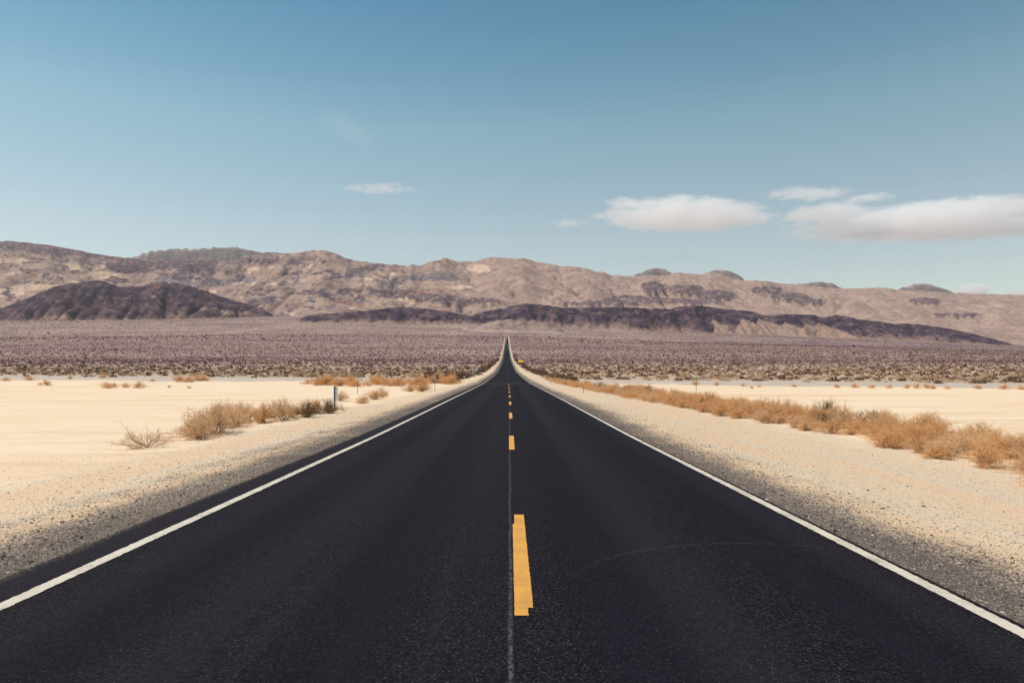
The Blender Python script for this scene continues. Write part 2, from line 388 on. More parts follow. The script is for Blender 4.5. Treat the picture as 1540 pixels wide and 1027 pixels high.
def mountains():
    dx = 60.0
    xs = np.arange(-9600, 9601, dx); ys = np.arange(4700, 11601, dx)
    X, Y = np.meshgrid(xs, ys); u = X / Y; px = HX + F * u
    left = 1 - sstep(px, 650, 1000)
    yr = 9300 + 700 * fbm(px / 260, px * 0 + 3, 3, 41)
    zf = ground_base(u * YF, np.full_like(X, YF)) - 30
    sky_s = blur1(skyline(np.arange(-700, 2300)), 25); zr = (HY - np.interp(px, np.arange(-700, 2300), sky_s)) / F * yr + EYE
    t = (Y - YF) / (yr - YF)
    s = np.clip(t, 0, 1) ** np.interp(px, [0, 500, 900, 1500], [.95, 1.05, 1.35, 1.3])
    z = zf + (zr - zf) * s - np.clip(t - 1, 0, 2) * 900
    wx = X + 500 * fbm(X / 1500, Y / 1500, 3, 51); wy = Y + 500 * fbm(X / 1500 + 9, Y / 1500, 3, 52)
    amp = np.interp(px, [0, 420, 650, 900, 1500], [480, 450, 300, 150, 130]) * np.clip(t * 2.2, 0, 1) * np.clip(1.25 - .55 * np.clip(t, 0, 1), .3, 1)
    z = z + amp * (ridged(wx / 2300, wy / 2100, 5, 61) - .45) + .18 * amp * fbm(X / 260, Y / 260, 3, 71)
    z, A = erode(z, dx, 26, .014, .5, .02, 900)
    z = upsample(z, 2); dx = 30.0
    xs = np.linspace(xs[0], xs[-1], z.shape[1]); ys = np.linspace(ys[0], ys[-1], z.shape[0])
    X, Y = np.meshgrid(xs, ys)
    z = z + (12 + 22 * (1 - sstep(HX + F * X / Y, 600, 1000))) * fbm(X / 150, Y / 150, 4, 81) * sstep(Y, YF, YF + 900)
    z, A = erode(z, dx, 9, .014, .5, .015, 900)
    z = upsample(z, 2); xs = np.linspace(xs[0], xs[-1], z.shape[1]); ys = np.linspace(ys[0], ys[-1], z.shape[0])
    X, Y = np.meshgrid(xs, ys); lw = 1 - sstep(HX + F * X / Y, 620, 1000)
    z = z + ((8 + 12 * lw) * fbm(X / 90, Y / 110, 4, 83, .6) + (5 + 18 * lw) * (ridged((X + Y * .5) / 330, (Y - X * .4) / 210, 3, 86) - .4)) * sstep(Y, YF, YF + 900)
    z, A = erode(z, 15.0, 4, .022, .5, .0, 900)
    # polar resample so that detail is even over the picture
    U = np.linspace(-.93, .93, 1150); rows = YF - 150 + (11000 - YF) * np.linspace(0, 1, 330) ** 1.15
    Yp, Up = np.meshgrid(rows, U, indexing='ij'); Xp = Up * Yp
    Z = bilin(z, (Yp - ys[0]) / 15, (Xp - xs[0]) / 15)
    pxp = HX + F * Up
    Z = Z + 10 * fbm(Xp / 60, Yp / 60, 5, 91, .66) * sstep(Yp, YF + 100, YF + 1200) * np.interp(pxp, [0, 600, 1000, 1540], [1.4, 1.25, .6, .55])
    # fit the crest to the photographed skyline
    for rag, k_, t0_, t1_ in ((0, 5, .25, .95), (0, 3, .5, .97), (1, 1, .90, .995)):
        iy = img_y(Z, Yp); top = iy.min(0)
        ratio = (HY - skyline(pxp[0], rag)) / (HY - top)
        ratio = blur1(ratio, k_)
        tt = sstep((HY - iy) / (HY - top)[None], t0_, t1_)
        Z = EYE + (Z - EYE) * (1 + (ratio[None] - 1) * tt)
    iy = img_y(Z, Yp)
    # rock colours
    slope = np.abs(np.gradient(Z, axis=1) / np.maximum(np.gradient(Xp, axis=1), 1)) 
    def blob(pts, soft=4, nz=9):
        c = np.array(pts, float); w1 = 12 * fbm(pxp / 30, iy / 14, 4, 5) ; w2 = nz * fbm(pxp / 22 + 7, iy / 9, 4, 6)
        m = np.zeros_like(iy)
        for (x, y, rx_, ry_) in c:
            m = np.maximum(m, 1 - sstep(np.hypot((pxp + w1 - x) / rx_, (iy + w2 - y) / ry_), .85, 1.05))
        return m
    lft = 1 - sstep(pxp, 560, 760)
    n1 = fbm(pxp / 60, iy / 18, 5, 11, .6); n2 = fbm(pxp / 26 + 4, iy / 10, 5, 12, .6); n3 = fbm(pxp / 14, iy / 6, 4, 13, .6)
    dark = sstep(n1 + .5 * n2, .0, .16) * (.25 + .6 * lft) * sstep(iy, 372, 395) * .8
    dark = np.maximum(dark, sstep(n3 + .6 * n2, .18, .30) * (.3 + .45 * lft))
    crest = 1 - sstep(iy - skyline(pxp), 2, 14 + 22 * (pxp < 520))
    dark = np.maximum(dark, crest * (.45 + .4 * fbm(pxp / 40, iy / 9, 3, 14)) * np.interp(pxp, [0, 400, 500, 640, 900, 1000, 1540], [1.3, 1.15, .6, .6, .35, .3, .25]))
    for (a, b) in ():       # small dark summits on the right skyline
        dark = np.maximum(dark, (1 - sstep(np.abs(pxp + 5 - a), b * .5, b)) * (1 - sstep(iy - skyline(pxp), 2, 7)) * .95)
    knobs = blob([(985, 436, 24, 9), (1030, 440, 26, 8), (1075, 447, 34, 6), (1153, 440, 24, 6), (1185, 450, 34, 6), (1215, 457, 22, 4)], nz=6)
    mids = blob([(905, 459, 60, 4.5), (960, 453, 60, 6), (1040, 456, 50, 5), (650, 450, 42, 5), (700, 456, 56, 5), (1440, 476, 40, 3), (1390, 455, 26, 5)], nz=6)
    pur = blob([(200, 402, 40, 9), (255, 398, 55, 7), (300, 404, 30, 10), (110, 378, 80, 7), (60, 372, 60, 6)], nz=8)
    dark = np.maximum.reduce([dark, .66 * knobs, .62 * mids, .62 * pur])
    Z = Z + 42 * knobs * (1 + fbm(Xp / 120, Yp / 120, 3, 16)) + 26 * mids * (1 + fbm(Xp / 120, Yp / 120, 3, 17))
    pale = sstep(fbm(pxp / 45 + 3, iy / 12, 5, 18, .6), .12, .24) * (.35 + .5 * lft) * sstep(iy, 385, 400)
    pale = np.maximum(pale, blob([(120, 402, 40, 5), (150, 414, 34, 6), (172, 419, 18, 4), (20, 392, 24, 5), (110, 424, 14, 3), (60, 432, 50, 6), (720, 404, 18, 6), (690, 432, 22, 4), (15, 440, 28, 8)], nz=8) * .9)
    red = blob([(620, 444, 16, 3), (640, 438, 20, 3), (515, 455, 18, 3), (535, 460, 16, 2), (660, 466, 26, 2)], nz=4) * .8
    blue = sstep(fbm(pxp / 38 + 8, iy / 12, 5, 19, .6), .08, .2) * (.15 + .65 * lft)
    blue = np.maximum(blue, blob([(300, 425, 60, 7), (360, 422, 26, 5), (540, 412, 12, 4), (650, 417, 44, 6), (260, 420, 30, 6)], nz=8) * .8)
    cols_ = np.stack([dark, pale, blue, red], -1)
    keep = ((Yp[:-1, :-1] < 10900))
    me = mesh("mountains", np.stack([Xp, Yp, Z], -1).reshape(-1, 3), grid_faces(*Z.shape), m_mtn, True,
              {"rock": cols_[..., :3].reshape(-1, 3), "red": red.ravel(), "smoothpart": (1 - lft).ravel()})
    tag(link("mountains", me), "broad bare tan and purple desert mountain range across the horizon", "mountains", kind="structure")
    return

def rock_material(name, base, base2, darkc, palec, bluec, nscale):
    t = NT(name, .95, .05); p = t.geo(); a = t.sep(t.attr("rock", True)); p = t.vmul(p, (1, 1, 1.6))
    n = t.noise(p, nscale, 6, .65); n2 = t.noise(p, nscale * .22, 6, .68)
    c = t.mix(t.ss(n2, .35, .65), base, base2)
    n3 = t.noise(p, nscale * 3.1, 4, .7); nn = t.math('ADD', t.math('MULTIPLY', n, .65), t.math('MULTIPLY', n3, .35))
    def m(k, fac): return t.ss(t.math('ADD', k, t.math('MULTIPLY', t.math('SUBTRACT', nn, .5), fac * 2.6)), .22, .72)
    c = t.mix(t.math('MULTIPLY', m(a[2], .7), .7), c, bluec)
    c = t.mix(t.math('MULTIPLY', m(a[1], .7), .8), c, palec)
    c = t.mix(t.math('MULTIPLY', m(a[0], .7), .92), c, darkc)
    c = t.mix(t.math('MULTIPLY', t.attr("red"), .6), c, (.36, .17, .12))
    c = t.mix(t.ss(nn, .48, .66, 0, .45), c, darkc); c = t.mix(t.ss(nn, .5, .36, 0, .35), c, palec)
    t.bump(n, 1.2 / nscale * .35, .8)
    return t.out(c)
m_mtn = rock_material("mountain_rock", (.40, .275, .215), (.285, .188, .162), (.085, .056, .078), (.66, .48, .345), (.135, .138, .168), .017)
m_dark = rock_material("dark_hill_rock", (.088, .055, .075), (.15, .092, .098), (.038, .027, .05), (.38, .262, .20), (.07, .058, .085), .026)
mountains()

def hill(name, label, pts, Y0, depth, dx=14.0, seed=0, pale=None, flat=None, mat=None, wobble=.25, K=.05, LOWPALE=.5):
    pts = np.array(pts, float); p0, p1 = pts[0, 0], pts[-1, 0]
    u0, u1 = (p0 - HX) / F, (p1 - HX) / F
    xa, xb = min(u0 * (Y0 + depth), u0 * (Y0 - depth)), max(u1 * (Y0 + depth), u1 * (Y0 - depth))
    xs = np.arange(xa - 40, xb + 40, dx); ys = np.arange(Y0 - depth, Y0 + depth, dx)
    X, Y = np.meshgrid(xs, ys); u = X / Y; px = HX + F * u
    G = ground_z(X, np.minimum(Y, 5190))
    crest_y = np.interp(px, pts[:, 0], pts[:, 1])
    yr = Y0 + depth * wobble * fbm(px / 70, px * 0 + seed, 3, seed + 3)
    zr = (HY - crest_y) / F * yr + EYE
    Gr = ground_z(u * yr, np.minimum(yr, 5190))
    hgt = np.maximum(zr - Gr, 0) * (1 - sstep(np.abs(px - (p0 + p1) / 2), (p1 - p0) * .46, (p1 - p0) * .5))
    wx = X + 90 * fbm(X / 300, Y / 300, 3, seed + 5)
    width = depth * np.clip(.66 + .4 * fbm(wx / 230, Y / 900, 4, seed + 8) + .3 * (ridged(wx / 150, Y / 700, 3, seed + 9) - .4), .35, 1)
    t = np.abs(Y - yr) / np.maximum(width, depth * .25)
    prof = np.clip(1 - t, 0, 1) ** 1.35
    rel = hgt * prof * (1 + .25 * fbm(X / 130, Y / 130, 4, seed + 12) * np.clip(t * 3, 0, 1))
    H = G + rel
    H, A = erode(H, dx, 22, K, .5, .02, 400)
    rel = H - G
    for _ in range(2):                                    # fit the crest
        iy = img_y(G + rel, Y); bins = np.clip((px - p0).astype(int), 0, int(p1 - p0))
        top = np.full(int(p1 - p0) + 1, 1e9); np.minimum.at(top, bins.ravel(), iy.ravel()); top = np.minimum(top, HY - 30)
        cy = np.interp(np.arange(len(top)) + p0, pts[:, 0], pts[:, 1])
        gy = np.interp(np.arange(len(top)), np.arange(len(top)), top)
        rat = np.clip((HY - cy) / (HY - gy), .94, 1.06)
        rr_ = (blur1((rat - 1), 3))[bins]
        rel = rel + (G + rel - EYE) * rr_ * sstep(rel, 4, 30)
    rel = rel + 6.5 * fbm(X / 38, Y / 38, 4, seed + 15, .6) * sstep(rel, 2, 25)
    Z = G + rel - 1.5
    frac = rel / np.maximum(hgt, 1)
    iy = img_y(Z, Y)
    n = fbm(px / 16, iy / 7, 5, seed + 18, .6); n2 = fbm(px / 30, iy / 9, 4, seed + 19)
    dk = np.clip(.25 + .75 * sstep(n2 + .6 * n, -.2, .25), 0, 1) * sstep(frac + .55 * n + .3 * n2, .05, .55)
    low = 1 - sstep(frac + .5 * n + .25 * n2, .12, .5)
    pl = sstep(fbm(px / 12 + 3, iy / 6, 4, seed + 20, .6), .22, .42) * .55 * sstep(.8 - frac, 0, .4)
    pl = np.maximum(pl, np.maximum((1 - sstep(rel, 1, 9)) * .8, LOWPALE * low))
    for (cxp, cyp, rxp, ryp) in (pale or []):
        pl = np.maximum(pl, 1 - sstep(np.hypot((px + 5 * n - cxp) / rxp, (iy + 4 * n - cyp) / ryp), .6, 1.2))
    dk = dk * (1 - .85 * np.clip(pl * 1.3 - .3, 0, 1))
    if flat is not None:                                  # pale triangular facets along the foot
        for (a, b, c_, d_) in flat:                       # apex px, apex py, foot px, foot py
            s_ = (iy - b) / (d_ - b); xx = a + s_ * (c_ - a)
            m_ = (s_ > 0) * (px > a - 9 * s_ + 2 * n) * (px < xx + 3 * n)
            pl = np.maximum(pl, m_ * 1.0); dk = dk * (1 - m_)
    keep = np.maximum.reduce([rel[:-1, :-1], rel[1:, :-1], rel[:-1, 1:], rel[1:, 1:]]) > .8
    f = grid_faces(*Z.shape, keep=keep); used = np.unique(f); mp = np.zeros(Z.size, int); mp[used] = np.arange(len(used))
    rock = np.stack([dk, pl, sstep(n - n2, .1, .5)], -1).reshape(-1, 3)[used]
    me = mesh(name, np.stack([X, Y, Z], -1).reshape(-1, 3)[used], mp[f], mat or m_dark, True, {"rock": rock, "red": np.zeros(len(used))})
    return tag(link(name, me), label, "hill", kind="structure")

hill("hill", "large dark purple rocky hill in front of the range at the left", [(-130, 482), (-70, 478), (-30, 470), (0, 465), (40, 450), (78, 433), (110, 428), (148, 423), (165, 428), (178, 434), (205, 434), (236, 428.5), (263, 428.5), (285, 433), (304, 438), (330, 446), (354, 453), (380, 461), (405, 470), (425, 477), (445, 483), (460, 490)], 4600, 620, 16, 100,
     pale=[(85, 477, 22, 3), (270, 474, 24, 3), (315, 465, 20, 3), (350, 470, 30, 3), (232, 446, 8, 2)], LOWPALE=.22)
hill("hill", "low smooth dark hill left of the end of the road", [(405, 490), (425, 483), (450, 477), (480, 472), (520, 469.5), (560, 466), (600, 462), (630, 464), (655, 467), (680, 471), (705, 475.5), (728, 481), (752, 489), (770, 497)], 3650, 420, 11, 200, pale=[(615, 489, 18, 2.5), (560, 487, 14, 2)], K=.05)
hill("hill", "dark rocky hill mass right behind the end of the road", [(660, 496), (680, 486), (702, 477), (725, 472), (745, 469), (770, 465), (792, 461.5), (815, 462), (845, 464), (868, 464.5), (890, 463), (925, 463), (949, 463), (975, 465.5), (1000, 465), (1025, 468), (1045, 477), (1070, 488), (1095, 500), (1110, 508)], 3800, 430, 11, 300,
     pale=[(946, 496, 6, 5), (893, 499, 4, 5), (878, 492, 3, 4)], K=.05)
hill("hill", "long jagged dark ridge with pale triangular facets at the right", [(960, 488), (985, 474), (1002, 466), (1020, 461), (1054, 459.5), (1080, 463), (1104, 465.5), (1131, 468), (1148, 474), (1160, 475), (1182, 472), (1205, 473), (1223, 473), (1236, 478), (1246, 476), (1256, 473.5), (1272, 476), (1290, 480), (1324, 483.6), (1344, 487), (1358, 486), (1391, 488.6), (1425, 493.7), (1450, 498.5), (1473, 504), (1500, 511), (1530, 518), (1560, 528)], 3950, 430, 8, 400,
     flat=[(1115, 479, 1165, 497), (1141, 479, 1200, 499), (1180, 484, 1222, 500), (1212, 486, 1252, 500), (1230, 485, 1275, 502), (1072, 480, 1098, 500)], pale=[(1045, 490, 14, 4), (1085, 492, 12, 4)], K=.03)
m_knob = rock_material("pale_fan_rock", (.37, .275, .22), (.31, .225, .19), (.22, .165, .15), (.45, .345, .265), (.24, .21, .19), .03)
hill("hill", "low pale flat topped mound straight behind the end of the road", [(690, 494), (720, 489), (745, 486), (765, 484.5), (800, 485), (825, 487), (850, 495)], 3250, 200, 9, 500, mat=m_knob, K=.006)

m_farrock = rock_material("far_summit_rock", (.34, .262, .225), (.27, .212, .195), (.185, .148, .152), (.42, .32, .255), (.20, .185, .195), .012)
def summit(label, pts, seed): hill("mountain", label, pts, 12800, 1700, 36, seed, mat=m_farrock, wobble=.05, K=.02, LOWPALE=.0)
summit("broad grey far ridge behind the left part of the range", [(170, 400), (195, 390), (215, 386), (230, 382), (270, 379), (300, 378), (340, 375.5), (365, 376.5), (388, 381), (410, 386), (430, 394)], 600)
summit("small pointed dark summit on the skyline right of the centre", [(935, 424), (955, 416), (967, 412.5), (976, 409), (988, 405.5), (1000, 409), (1008, 413), (1025, 420)], 620)
summit("rugged blue grey summit on the skyline, second from the centre", [(1050, 420), (1065, 412), (1075, 409), (1088, 408), (1098, 410), (1108, 414.5), (1118, 421), (1130, 428)], 640)
summit("low dark summit with a steep right end on the skyline", [(1180, 436), (1200, 430), (1215, 427), (1232, 426.5), (1246, 428), (1256, 431.5), (1266, 436), (1280, 444)], 660)
summit("gently peaked dark summit nearest the right edge on the skyline", [(1335, 444), (1352, 436), (1368, 432), (1385, 428), (1398, 429.5), (1412, 434), (1430, 440), (1450, 447)], 680)

# ------------------------------------------------------------------ loose gravel lying on both verges (uncountable)
def pebbles():
    n = 52000
    side = rng.random(n) < .5
    Y = np.exp(rng.uniform(math.log(2.6), math.log(42), n))
    dd = np.abs(rng.normal(0, 1, n)) * np.where(side, 1.5, 2.0) + rng.random(n) * .15 - .05
    thin = rng.random(n) < .3; dd = np.where(thin, rng.uniform(0, 7.5, n), dd); wide_ = rng.random(n) < .02; dd = np.where(wide_, rng.uniform(3, 26, n), dd)
    x = np.where(side, ER + dd, EL - dd) + cx(Y); z = ground_z(x, Y)
    r = np.exp(rng.normal(math.log(.0062), .45, n)) * np.where(thin, .9, 1.0) * (1 + Y / 40)
    r = np.minimum(r, .026)
    O = np.array([(1, 0, 0), (-1, 0, 0), (0, 1, 0), (0, -1, 0), (0, 0, 1), (0, 0, -1)], float)
    Fc = np.array([(0, 2, 4), (2, 1, 4), (1, 3, 4), (3, 0, 4), (2, 0, 5), (1, 2, 5), (3, 1, 5), (0, 3, 5)])
    ang = rng.uniform(0, 2 * np.pi, n); ca, sa = np.cos(ang), np.sin(ang)
    J = O[None] * rng.uniform(.6, 1.3, (n, 6, 1)) * np.stack([rng.uniform(.8, 1.4, n), rng.uniform(.7, 1.2, n), rng.uniform(.45, .85, n)], -1)[:, None]
    J = np.stack([J[..., 0] * ca[:, None] - J[..., 1] * sa[:, None], J[..., 0] * sa[:, None] + J[..., 1] * ca[:, None], J[..., 2]], -1) * r[:, None, None]
    V = J + np.stack([x, Y, z + r * .25], -1)[:, None]
    pd = np.clip(1.15 - dd / 2.0, .05, .9)
    dk = rng.random(n) < pd
    tone = rng.random(n)
    c = np.where(dk[:, None], np.array([(.06, .05, .054)]) + tone[:, None] ** 1.5 * np.array([(.20, .155, .125)]),
                 np.array([(.44, .34, .245)]) + tone[:, None] * np.array([(.30, .25, .20)]))
    F_ = (Fc[None] + 6 * np.arange(n)[:, None, None]).reshape(-1, 3)
    t = NT("gravel_stone", .9, .15); m = t.out(t.attr("col", True))
    me = mesh("gravel", V.reshape(-1, 3), F_, m, False, {"col": np.repeat(c, 6, 0)})
    tag(link("gravel", me), "loose dark and pale gravel on the road verges", "gravel", kind="stuff")
pebbles()

# ------------------------------------------------------------------ brush
def ribbon_mesh(name, segs, mat):
    """segs: (P0, P1, P2, w0, w1, tone) ; every twig is a thin three-sided tapering stick"""
    P0 = np.array([s[0] for s in segs]); P1 = np.array([s[1] for s in segs]); P2 = np.array([s[2] for s in segs])
    w0 = np.array([s[3] for s in segs]); w1 = np.array([s[4] for s in segs]); tn = np.array([s[5] for s in segs])
    n = len(segs); D = P2 - P0; D /= np.linalg.norm(D, axis=1)[:, None] + 1e-9
    A = np.cross(D, rng.normal(size=(n, 3))); A /= np.linalg.norm(A, axis=1)[:, None] + 1e-9; B = np.cross(D, A)
    V = []
    for Pk, wk in ((P0, w0), (P1, (w0 + w1) / 2), (P2, w1)):
        for k in range(3):
            an = 2 * math.pi * k / 3
            V.append(Pk + (A * math.cos(an) + B * math.sin(an)) * wk[:, None] * .5)
    V = np.stack(V, 1).reshape(-1, 3)
    q = []
    for l in range(2):
        for k in range(3): q.append((l * 3 + k, l * 3 + (k + 1) % 3, l * 3 + 3 + (k + 1) % 3, l * 3 + 3 + k))
    Fq = (np.array(q)[None] + 9 * np.arange(n)[:, None, None]).reshape(-1, 4)
    return mesh(name, V, Fq, mat, True, {"tone": np.repeat(tn, 9)})
def rdir(el0, el1):
    a = random.uniform(0, 2 * math.pi); e = R(random.uniform(el0, el1))
    return np.array([math.cos(a) * math.cos(e), math.sin(a) * math.cos(e), math.sin(e)])
def bush_segs(nmain, nsub, ntw, el=(12, 88), rad=1.0, hgt=.85, wscale=1.0, droop=.1):
    wood, twig = [], []
    for i in range(nmain):
        d = rdir(*el); L = random.uniform(.6, 1.0)
        tip = d * L * np.array([rad, rad, hgt]); base = np.array([random.gauss(0, .10), random.gauss(0, .10), -.03])
        mid = base * .5 + tip * .5 + np.random.normal(0, .05, 3) + np.array([0, 0, .06])
        wood.append((base, mid, tip, .030 * wscale, .009 * wscale, random.random()))
        for j in range(nsub):
            t = random.uniform(.22, .98); b = base * (1 - t) ** 2 + 2 * mid * t * (1 - t) + tip * t * t
            dd = d * .8 + np.random.normal(0, .55, 3); dd[2] += .12; dd /= np.linalg.norm(dd)
            l2 = random.uniform(.22, .48); e = b + dd * l2 * np.array([rad, rad, hgt]); e[2] = max(e[2], .02)
            mm = (b + e) / 2 + np.random.normal(0, .03, 3)
            twig.append((b, mm, e, .011 * wscale, .006 * wscale, random.random() * .8))
            for k in range(ntw):
                t2 = random.uniform(.2, 1); b2 = b * (1 - t2) + e * t2
                d2 = dd * .7 + np.random.normal(0, .6, 3); d2 /= np.linalg.norm(d2)
                l3 = random.uniform(.10, .26); e2 = b2 + d2 * l3; e2[2] = max(e2[2], .015)
                twig.append((b2, (b2 + e2) / 2 + np.random.normal(0, .02, 3), e2, .0075 * wscale, .004 * wscale, .3 + random.random() * .7))
    return wood, twig
np.random.seed(5)
def twig_material(name, c0, c1, c2):
    t = NT(name, .9, .1); oi = t.n.new("ShaderNodeObjectInfo").outputs["Random"]; tn = t.attr("tone")
    c = t.mix(tn, c0, c1); c = t.mix(t.math('MULTIPLY', oi, .6), c, c2)
    return t.out(c)
m_twig = twig_material("dry_twig", (.58, .295, .125), (.94, .57, .28), (.82, .49, .25))
m_pale = twig_material("bleached_twig", (.60, .36, .19), (.93, .64, .39), (.80, .50, .28))
m_olive = twig_material("dark_twig", (.15, .085, .045), (.34, .20, .10), (.24, .155, .09))
m_wood = twig_material("grey_wood", (.17, .11, .075), (.30, .20, .13), (.22, .15, .10))
KINDS = {}
def kind(key, mat, n, **kw):
    KINDS[key] = []
    for i in range(n):
        wd, tw = bush_segs(**kw)
        KINDS[key].append((ribbon_mesh("twigs", tw, mat), ribbon_mesh("stem", wd, m_wood)))
kind("tumble", m_twig, 5, nmain=24, nsub=9, ntw=7, wscale=1.05)
kind("pale", m_pale, 3, nmain=22, nsub=8, ntw=6, wscale=1.1)
m_brown = twig_material("brown_twig", (.42, .215, .10), (.82, .50, .26), (.60, .35, .18))
kind("sparse", m_brown, 2, nmain=13, nsub=8, ntw=5, el=(10, 70), wscale=.9, hgt=.8)
kind("dark", m_olive, 3, nmain=22, nsub=8, ntw=6, wscale=1.4, hgt=.8)
def bush(key, name, label, cat, loc, s, group=None, sz=1.0, stems=True):
    tw, st = random.choice(KINDS[key])
    o = link(name, tw, None, (loc[0], loc[1], loc[2] - .02), random.uniform(0, 6.28), (s, s * random.uniform(.85, 1.15), s * sz))
    if stems: link("stem", st, o)
    return tag(o, label, cat, group)
def bush_px(key, name, label, px, py, hpx, group=None, wide=1.0, stems=True):
    x, Y, z = at(px, py); h = hpx * 1.12 * Y / F
    return bush(key, name, label, "bush", (x, Y, z), h * wide * 1.12, group, 1.1 / wide, stems)
GL = "brush along the left verge"
bush_px("sparse", "desert_bush", "sparse dark twiggy bush standing alone on the sand, nearest on the left", 221, 673, 34, GL, 1.0)
bush_px("pale", "desert_bush", "front end of the pale brush clump on the left, nearest the camera", 300, 660, 26, GL, 1.3)
bush_px("pale", "desert_bush", "pale dry bush in the middle of the big left clump", 328, 651, 33, GL, 1.0)
bush_px("pale", "desert_bush", "low pale bush on the road side of the big left clump", 356, 642, 24, GL, 1.2)
bush_px("tumble", "desert_bush", "small bush behind the big left clump", 332, 628, 15, GL, 1.0)
bush_px("pale", "desert_bush", "spreading pale bush behind the left clump with open twigs", 366, 626, 17, GL, 1.4)
bush_px("tumble", "desert_bush", "tan bush right of the pale clump, left of the dark brown bush", 396, 636, 22, GL, 1.0)
bush_px("pale", "desert_bush", "tall fluffy tan bush in the row left of the marker post", 424, 632, 27, GL, .95)
bush_px("tumble", "desert_bush", "low tan bush squeezed beside the tall fluffy bush", 441, 628, 12, GL, 1.0)
bush_px("dark", "desert_bush", "brown bush with a dark base, second from the marker post", 461, 628, 21, GL, .9)
bush_px("tumble", "desert_bush", "tan bush between the brown bush and the dark olive bush", 476, 621, 17, GL, .9)
bush_px("dark", "desert_bush", "dark olive bush at the foot of the marker post", 492, 622, 18, GL, 1.1)
bush_px("pale", "desert_bush", "small tan bush just right of the marker post", 512, 603, 13, GL, .9)
bush_px("tumble", "desert_bush", "lone round bush on the sand right of the marker post", 546, 607, 11, GL, 1.0)
bush_px("tumble", "desert_bush", "leaning tan bush, left one of a pair beyond the marker post", 564, 601, 12, GL, 1.1)
bush_px("pale", "desert_bush", "lighter bush, right one of a pair beyond the marker post", 574, 597, 12, GL, 1.0)
bush_px("tumble", "desert_bush", "round orange tan bush by the left verge before the tan grass line", 635, 589, 12, GL, 1.1)
bush_px("tumble", "desert_bush", "low tan bush left of the round orange tan one", 617, 589, 9, GL, 1.2)
for px_b, py_b, h_b, w_b, lab in ((312, 640, 26, 1.2, "hazy tan bush at the back left of the big left clump"), (341, 637, 27, 1.1, "upright tan bush at the back of the big left clump"), (292, 652, 20, 1.2, "low straw bush on the left fringe of the big left clump"), (377, 634, 16, 1.5, "low wide bush joining the left clump to the row of bushes"), (409, 628, 20, 1.2, "hazy bush behind the tan bushes in the row"), (453, 622, 15, 1.2, "hazy tan bush behind the brown dark based bush")):
    bush_px("pale", "desert_bush", lab, px_b, py_b, h_b, GL, w_b)
GT = "dry tufts along the far edge of the sand"
tufts = [(8, 573, 5), (45, 572, 6), (68, 580, 7), (60, 579, 3), (105, 570, 4), (163, 584, 8), (172, 583, 6), (190, 583, 6), (210, 584, 8), (156, 569, 6), (270, 575, 9), (283, 575, 8), (298, 573, 9), (306, 573, 8), (230, 574, 4), (255, 583, 3), (285, 584, 3),
         (1118, 581, 4), (1142, 582, 3), (1195, 582, 4), (1258, 583, 5), (1286, 583, 6), (1312, 584, 5), (1338, 584, 5), (1365, 584, 6), (1380, 584, 6), (1392, 584, 6), (1402, 585, 5), (1425, 585, 4), (1470, 585, 6), (1512, 586, 7), (1535, 586, 6), (1130, 584, 3), (1078, 580, 5), (1045, 579, 5)]
for px, py, h in tufts:
    bush_px("tumble", "dry_tuft", "small dry tuft on the sand between the pale flat and the grey wash", px, py, h, GT, 1.2, False)
for i in range(34):                                          # tan grass line left of the road
    px = random.uniform(455, 684); py = np.interp(px, [455, 560, 640, 712], [579, 580, 579, 574]) + random.uniform(-3, 2)
    bush_px("tumble", "dry_tuft", "tan tuft in the grass line left of the road before the diamond sign", px, py, random.uniform(6, 12), "tan tufts in the line left of the road", 1.3, False)
# the long bank of dry brush on the right
GB = "dry brush in the long bank right of the road"
def bank_x(Y): return np.interp(Y, [9, 13.4, 18, 22.8, 31.6, 45, 60, 95, 140], [9.7, 10.6, 11.3, 11.5, 10.8, 10.4, 10.0, 9.0, 8.6])
Y = 11.0
while Y < 150:
    rows = 4 if Y < 70 else 2
    for r_ in range(rows):
        if random.random() < (.05, .05, .12, .45)[r_]: continue
        x = float(bank_x(Y)) + r_ * random.uniform(1.0, 1.35) + random.gauss(0, .28); yy = Y + random.gauss(0, .25)
        s_ = random.uniform(.68, 1.06) * (1.0 if r_ else .8) * (1 if Y < 60 else 1.1)
        if 20.5 < Y < 24 and r_ == 0: s_ *= .6
        k_ = "dark" if r_ and random.random() < .09 else ("pale" if random.random() < .25 else "tumble")
        lab = {"dark": "dark brown bush among the tan brush bank right of the road", "pale": "bleached tan bush in the long brush bank right of the road", "tumble": "orange tan dry bush in the long brush bank right of the road"}[k_]
        bush(k_, "dry_bush", lab, "bush", (x, yy, float(ground_z(x, yy))), s_, GB, random.uniform(.72, 1.02), Y < 45)
    Y += .95 if Y < 45 else (1.3 if Y < 80 else 1.9)

